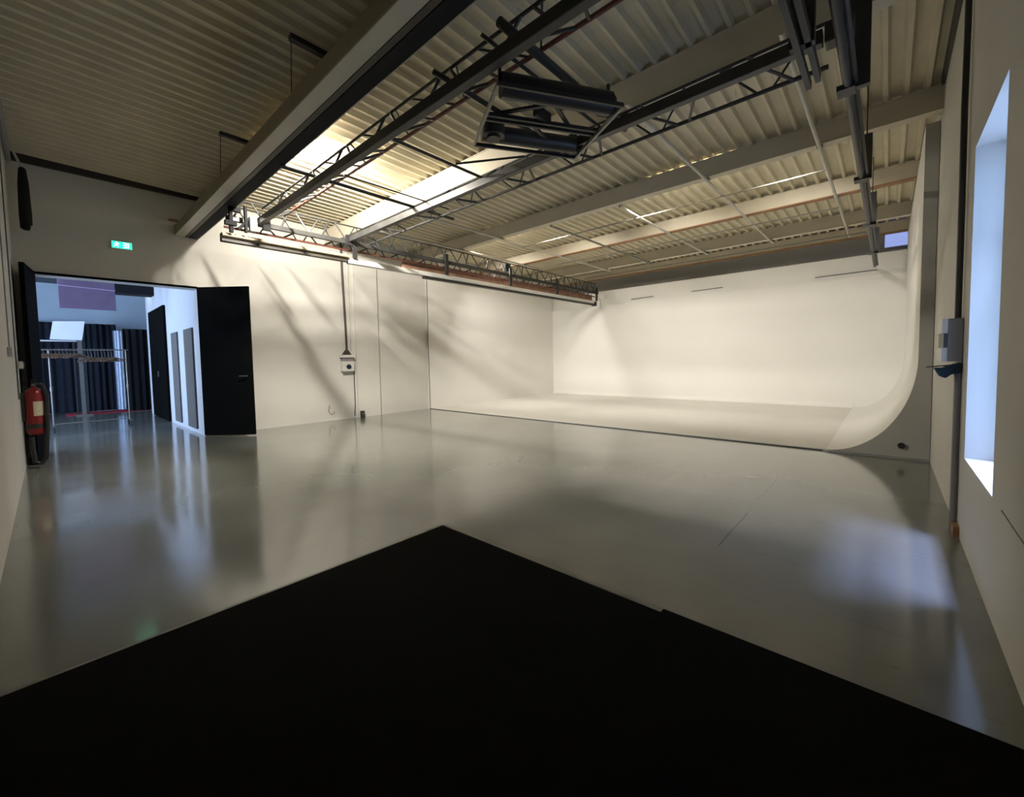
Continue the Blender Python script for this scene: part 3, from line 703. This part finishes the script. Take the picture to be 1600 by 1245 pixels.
MB().box(-0.7, 0.53, 15.80, 15.96, 1.93, 1.965).build('board', 'wall_in', o)
for x in (-0.68, 0.45): MB().box(x, x+0.03, 15.81, 15.84, 0.0, 1.93).build('leg', 'black', o)
# clothes rail with wooden hangers
o = thing('clothes_rail', 'chrome clothes rail on wheels in the next room, wooden hangers on it', 'clothes rail', (0.5, 12.2, 0))
for x in (0.02, 1.13):
    MB().tube((x, 12.2, 0.13), (x, 12.2, 1.60), 0.013, n=10).build('upright', 'chrome', o, smooth=True)
    MB().tube((x, 12.2, 0.80), (x, 12.2, 0.88), 0.020, n=10).build('joint', 'chrome', o, smooth=True)
    MB().tube((x, 11.95, 0.12), (x, 12.45, 0.12), 0.014, n=10).build('foot', 'chrome', o, smooth=True)
    for yy in (11.95, 12.45):
        m = MB(); m.tube((x-0.012, yy, 0.045), (x+0.012, yy, 0.045), 0.045, n=14); m.box(x-0.006, x+0.006, yy-0.008, yy+0.008, 0.05, 0.12)
        m.build('castor', 'black', o, smooth=True)
MB().tube((-0.15, 12.2, 1.61), (1.17, 12.2, 1.61), 0.012, n=10).build('top_rail', 'chrome', o, smooth=True)
MB().tube((0.02, 12.2, 0.14), (1.13, 12.2, 0.14), 0.010, n=10).build('bottom_rail', 'chrome', o, smooth=True)
def hanger(x, ang, drop, lab):
    h = thing('coat_hanger', lab, 'hanger', (x, 12.2, 1.61), 'wooden hangers on the clothes rail')
    d = Vector((math.sin(ang), math.cos(ang), 0))
    b = Vector((x, 12.2, 1.60-drop))
    arc = [Vector((x, 12.2, 1.635)) + Vector((0, 0, -0.018)) + d*0.02*math.cos(t) + Vector((0,0,0.02*math.sin(t))) for t in (-0.5, 0.4, 1.3, 2.2, 3.0)]
    MB().path(arc + [Vector((x,12.2,1.60-drop*0.5)), b], 0.0025, 6).build('hook', 'chrome', h)
    m = MB()
    for s in (-1, 1): m.bar(b - d*0.005*s, b + d*0.21*s - Vector((0,0,0.075)), 0.014, 0.028)
    m.bar(b - d*0.19 - Vector((0,0,0.075)), b + d*0.19 - Vector((0,0,0.075)), 0.009, 0.009)
    m.build('wooden_body', 'wood', h)
for i in range(11):
    hanger(-0.10+i*0.052, 0.75+0.25*math.sin(i*2.1), 0.07, 'brown wooden hanger in the left cluster on the clothes rail')
for i in range(9):
    hanger(0.56+i*0.050, 0.85+0.25*math.sin(i*1.7), 0.15, 'brown wooden hanger, one of the lower set on the right of the clothes rail')
# seen ceiling lamp of the next room, and an added unseen one by the door
for y0, x0, lb in ((13.9, 1.38, 'small lit strip lamp under the next room ceiling, near the white wall'), (10.6, -0.9, 'added unseen strip lamp brightening the next room, nearest the door')):
    o = thing('strip_lamp', lb, 'lamp', (x0+0.2, y0+0.1, 3.2))
    MB().box(x0, x0+0.42, y0, y0+0.14, 3.23, 3.27).build('housing', 'plastic', o)
    MB().box(x0+0.01, x0+0.41, y0+0.01, y0+0.13, 3.222, 3.229).build('diffuser', 'lamp_cool', o)
    for dx in (0.05, 0.37): MB().tube((x0+dx, y0+0.07, 3.27), (x0+dx, y0+0.07, 3.6), 0.004, n=6).build('wire', 'black', o)
tag(MB().box(1.05, 1.795, 13.2, 13.6, 2.95, 3.22).build('dark_ceiling_block', 'blackm', bevel=0.01), 'black block added to darken the next room ceiling beside the white wall', 'dark block')  # black block added to stand in for the dark part of the ceiling
# pale blue high window pane behind the cove, right end
wf = MB(); wf.box(XE-0.03, XE, -0.30, 0.13, 3.55, 3.58).box(XE-0.03, XE, -0.30, 0.13, 3.86, 3.89).box(XE-0.03, XE, 0.10, 0.13, 3.58, 3.86).box(XE-0.03, XE, -0.30, -0.27, 3.48, 3.86)
wf = struct('window_3', wf, 'plastic')
struct('window_pane', MB().box(XE-0.012, XE-0.004, -0.27, 0.10, 3.58, 3.86), 'skyblue', wf)

# ------------------------------------------------------------------ world, camera
w = bpy.data.worlds.new('world'); S.world = w; w.use_nodes = True
w.node_tree.nodes['Background'].inputs['Color'].default_value = (0.40, 0.58, 1.0, 1)
w.node_tree.nodes['Background'].inputs['Strength'].default_value = 4.0
# open sky high above the yard outside the window
sk = bpy.data.lights.new('sky_light', 'AREA'); sk.shape = 'RECTANGLE'; sk.size = 1.1; sk.size_y = 0.8; sk.energy = 1450; sk.color = (0.44, 0.52, 1.0)
so = bpy.data.objects.new('sky_light', sk); COL.objects.link(so); so.location = (3.5, -1.75, 6.6)
so.rotation_euler = (Vector((3.4, -0.3, 0.8)) - Vector((3.5, -1.75, 6.6))).to_track_quat('-Z', 'Y').to_euler()

cam = bpy.data.cameras.new('camera'); co = bpy.data.objects.new('camera', cam); COL.objects.link(co)
yaw, pitch, roll, f = math.radians(42.0245), math.radians(-2.9301), math.radians(1.07406), 651.695
fw = Vector((math.cos(yaw)*math.cos(pitch), math.sin(yaw)*math.cos(pitch), math.sin(pitch)))
rt = fw.cross(Vector((0,0,1))).normalized(); dn = fw.cross(rt)
c_, s_ = math.cos(roll), math.sin(roll)
R_ = c_*rt + s_*dn; D_ = -s_*rt + c_*dn
mat = Matrix((( R_.x, -D_.x, -fw.x), (R_.y, -D_.y, -fw.y), (R_.z, -D_.z, -fw.z)))
co.matrix_world = Matrix.Translation((0, 0, 1.25)) @ mat.to_4x4()
cam.sensor_fit = 'HORIZONTAL'; cam.sensor_width = 36; cam.lens = 36*f/1600
cam.shift_y = -(622.5-595)/1600
cam.clip_start = 0.02; cam.clip_end = 100
S.camera = co
S.view_settings.view_transform = 'Standard'; S.view_settings.look = 'None'
S.view_settings.exposure = 0.2; S.view_settings.gamma = 1.0
S.view_settings.use_curve_mapping = False
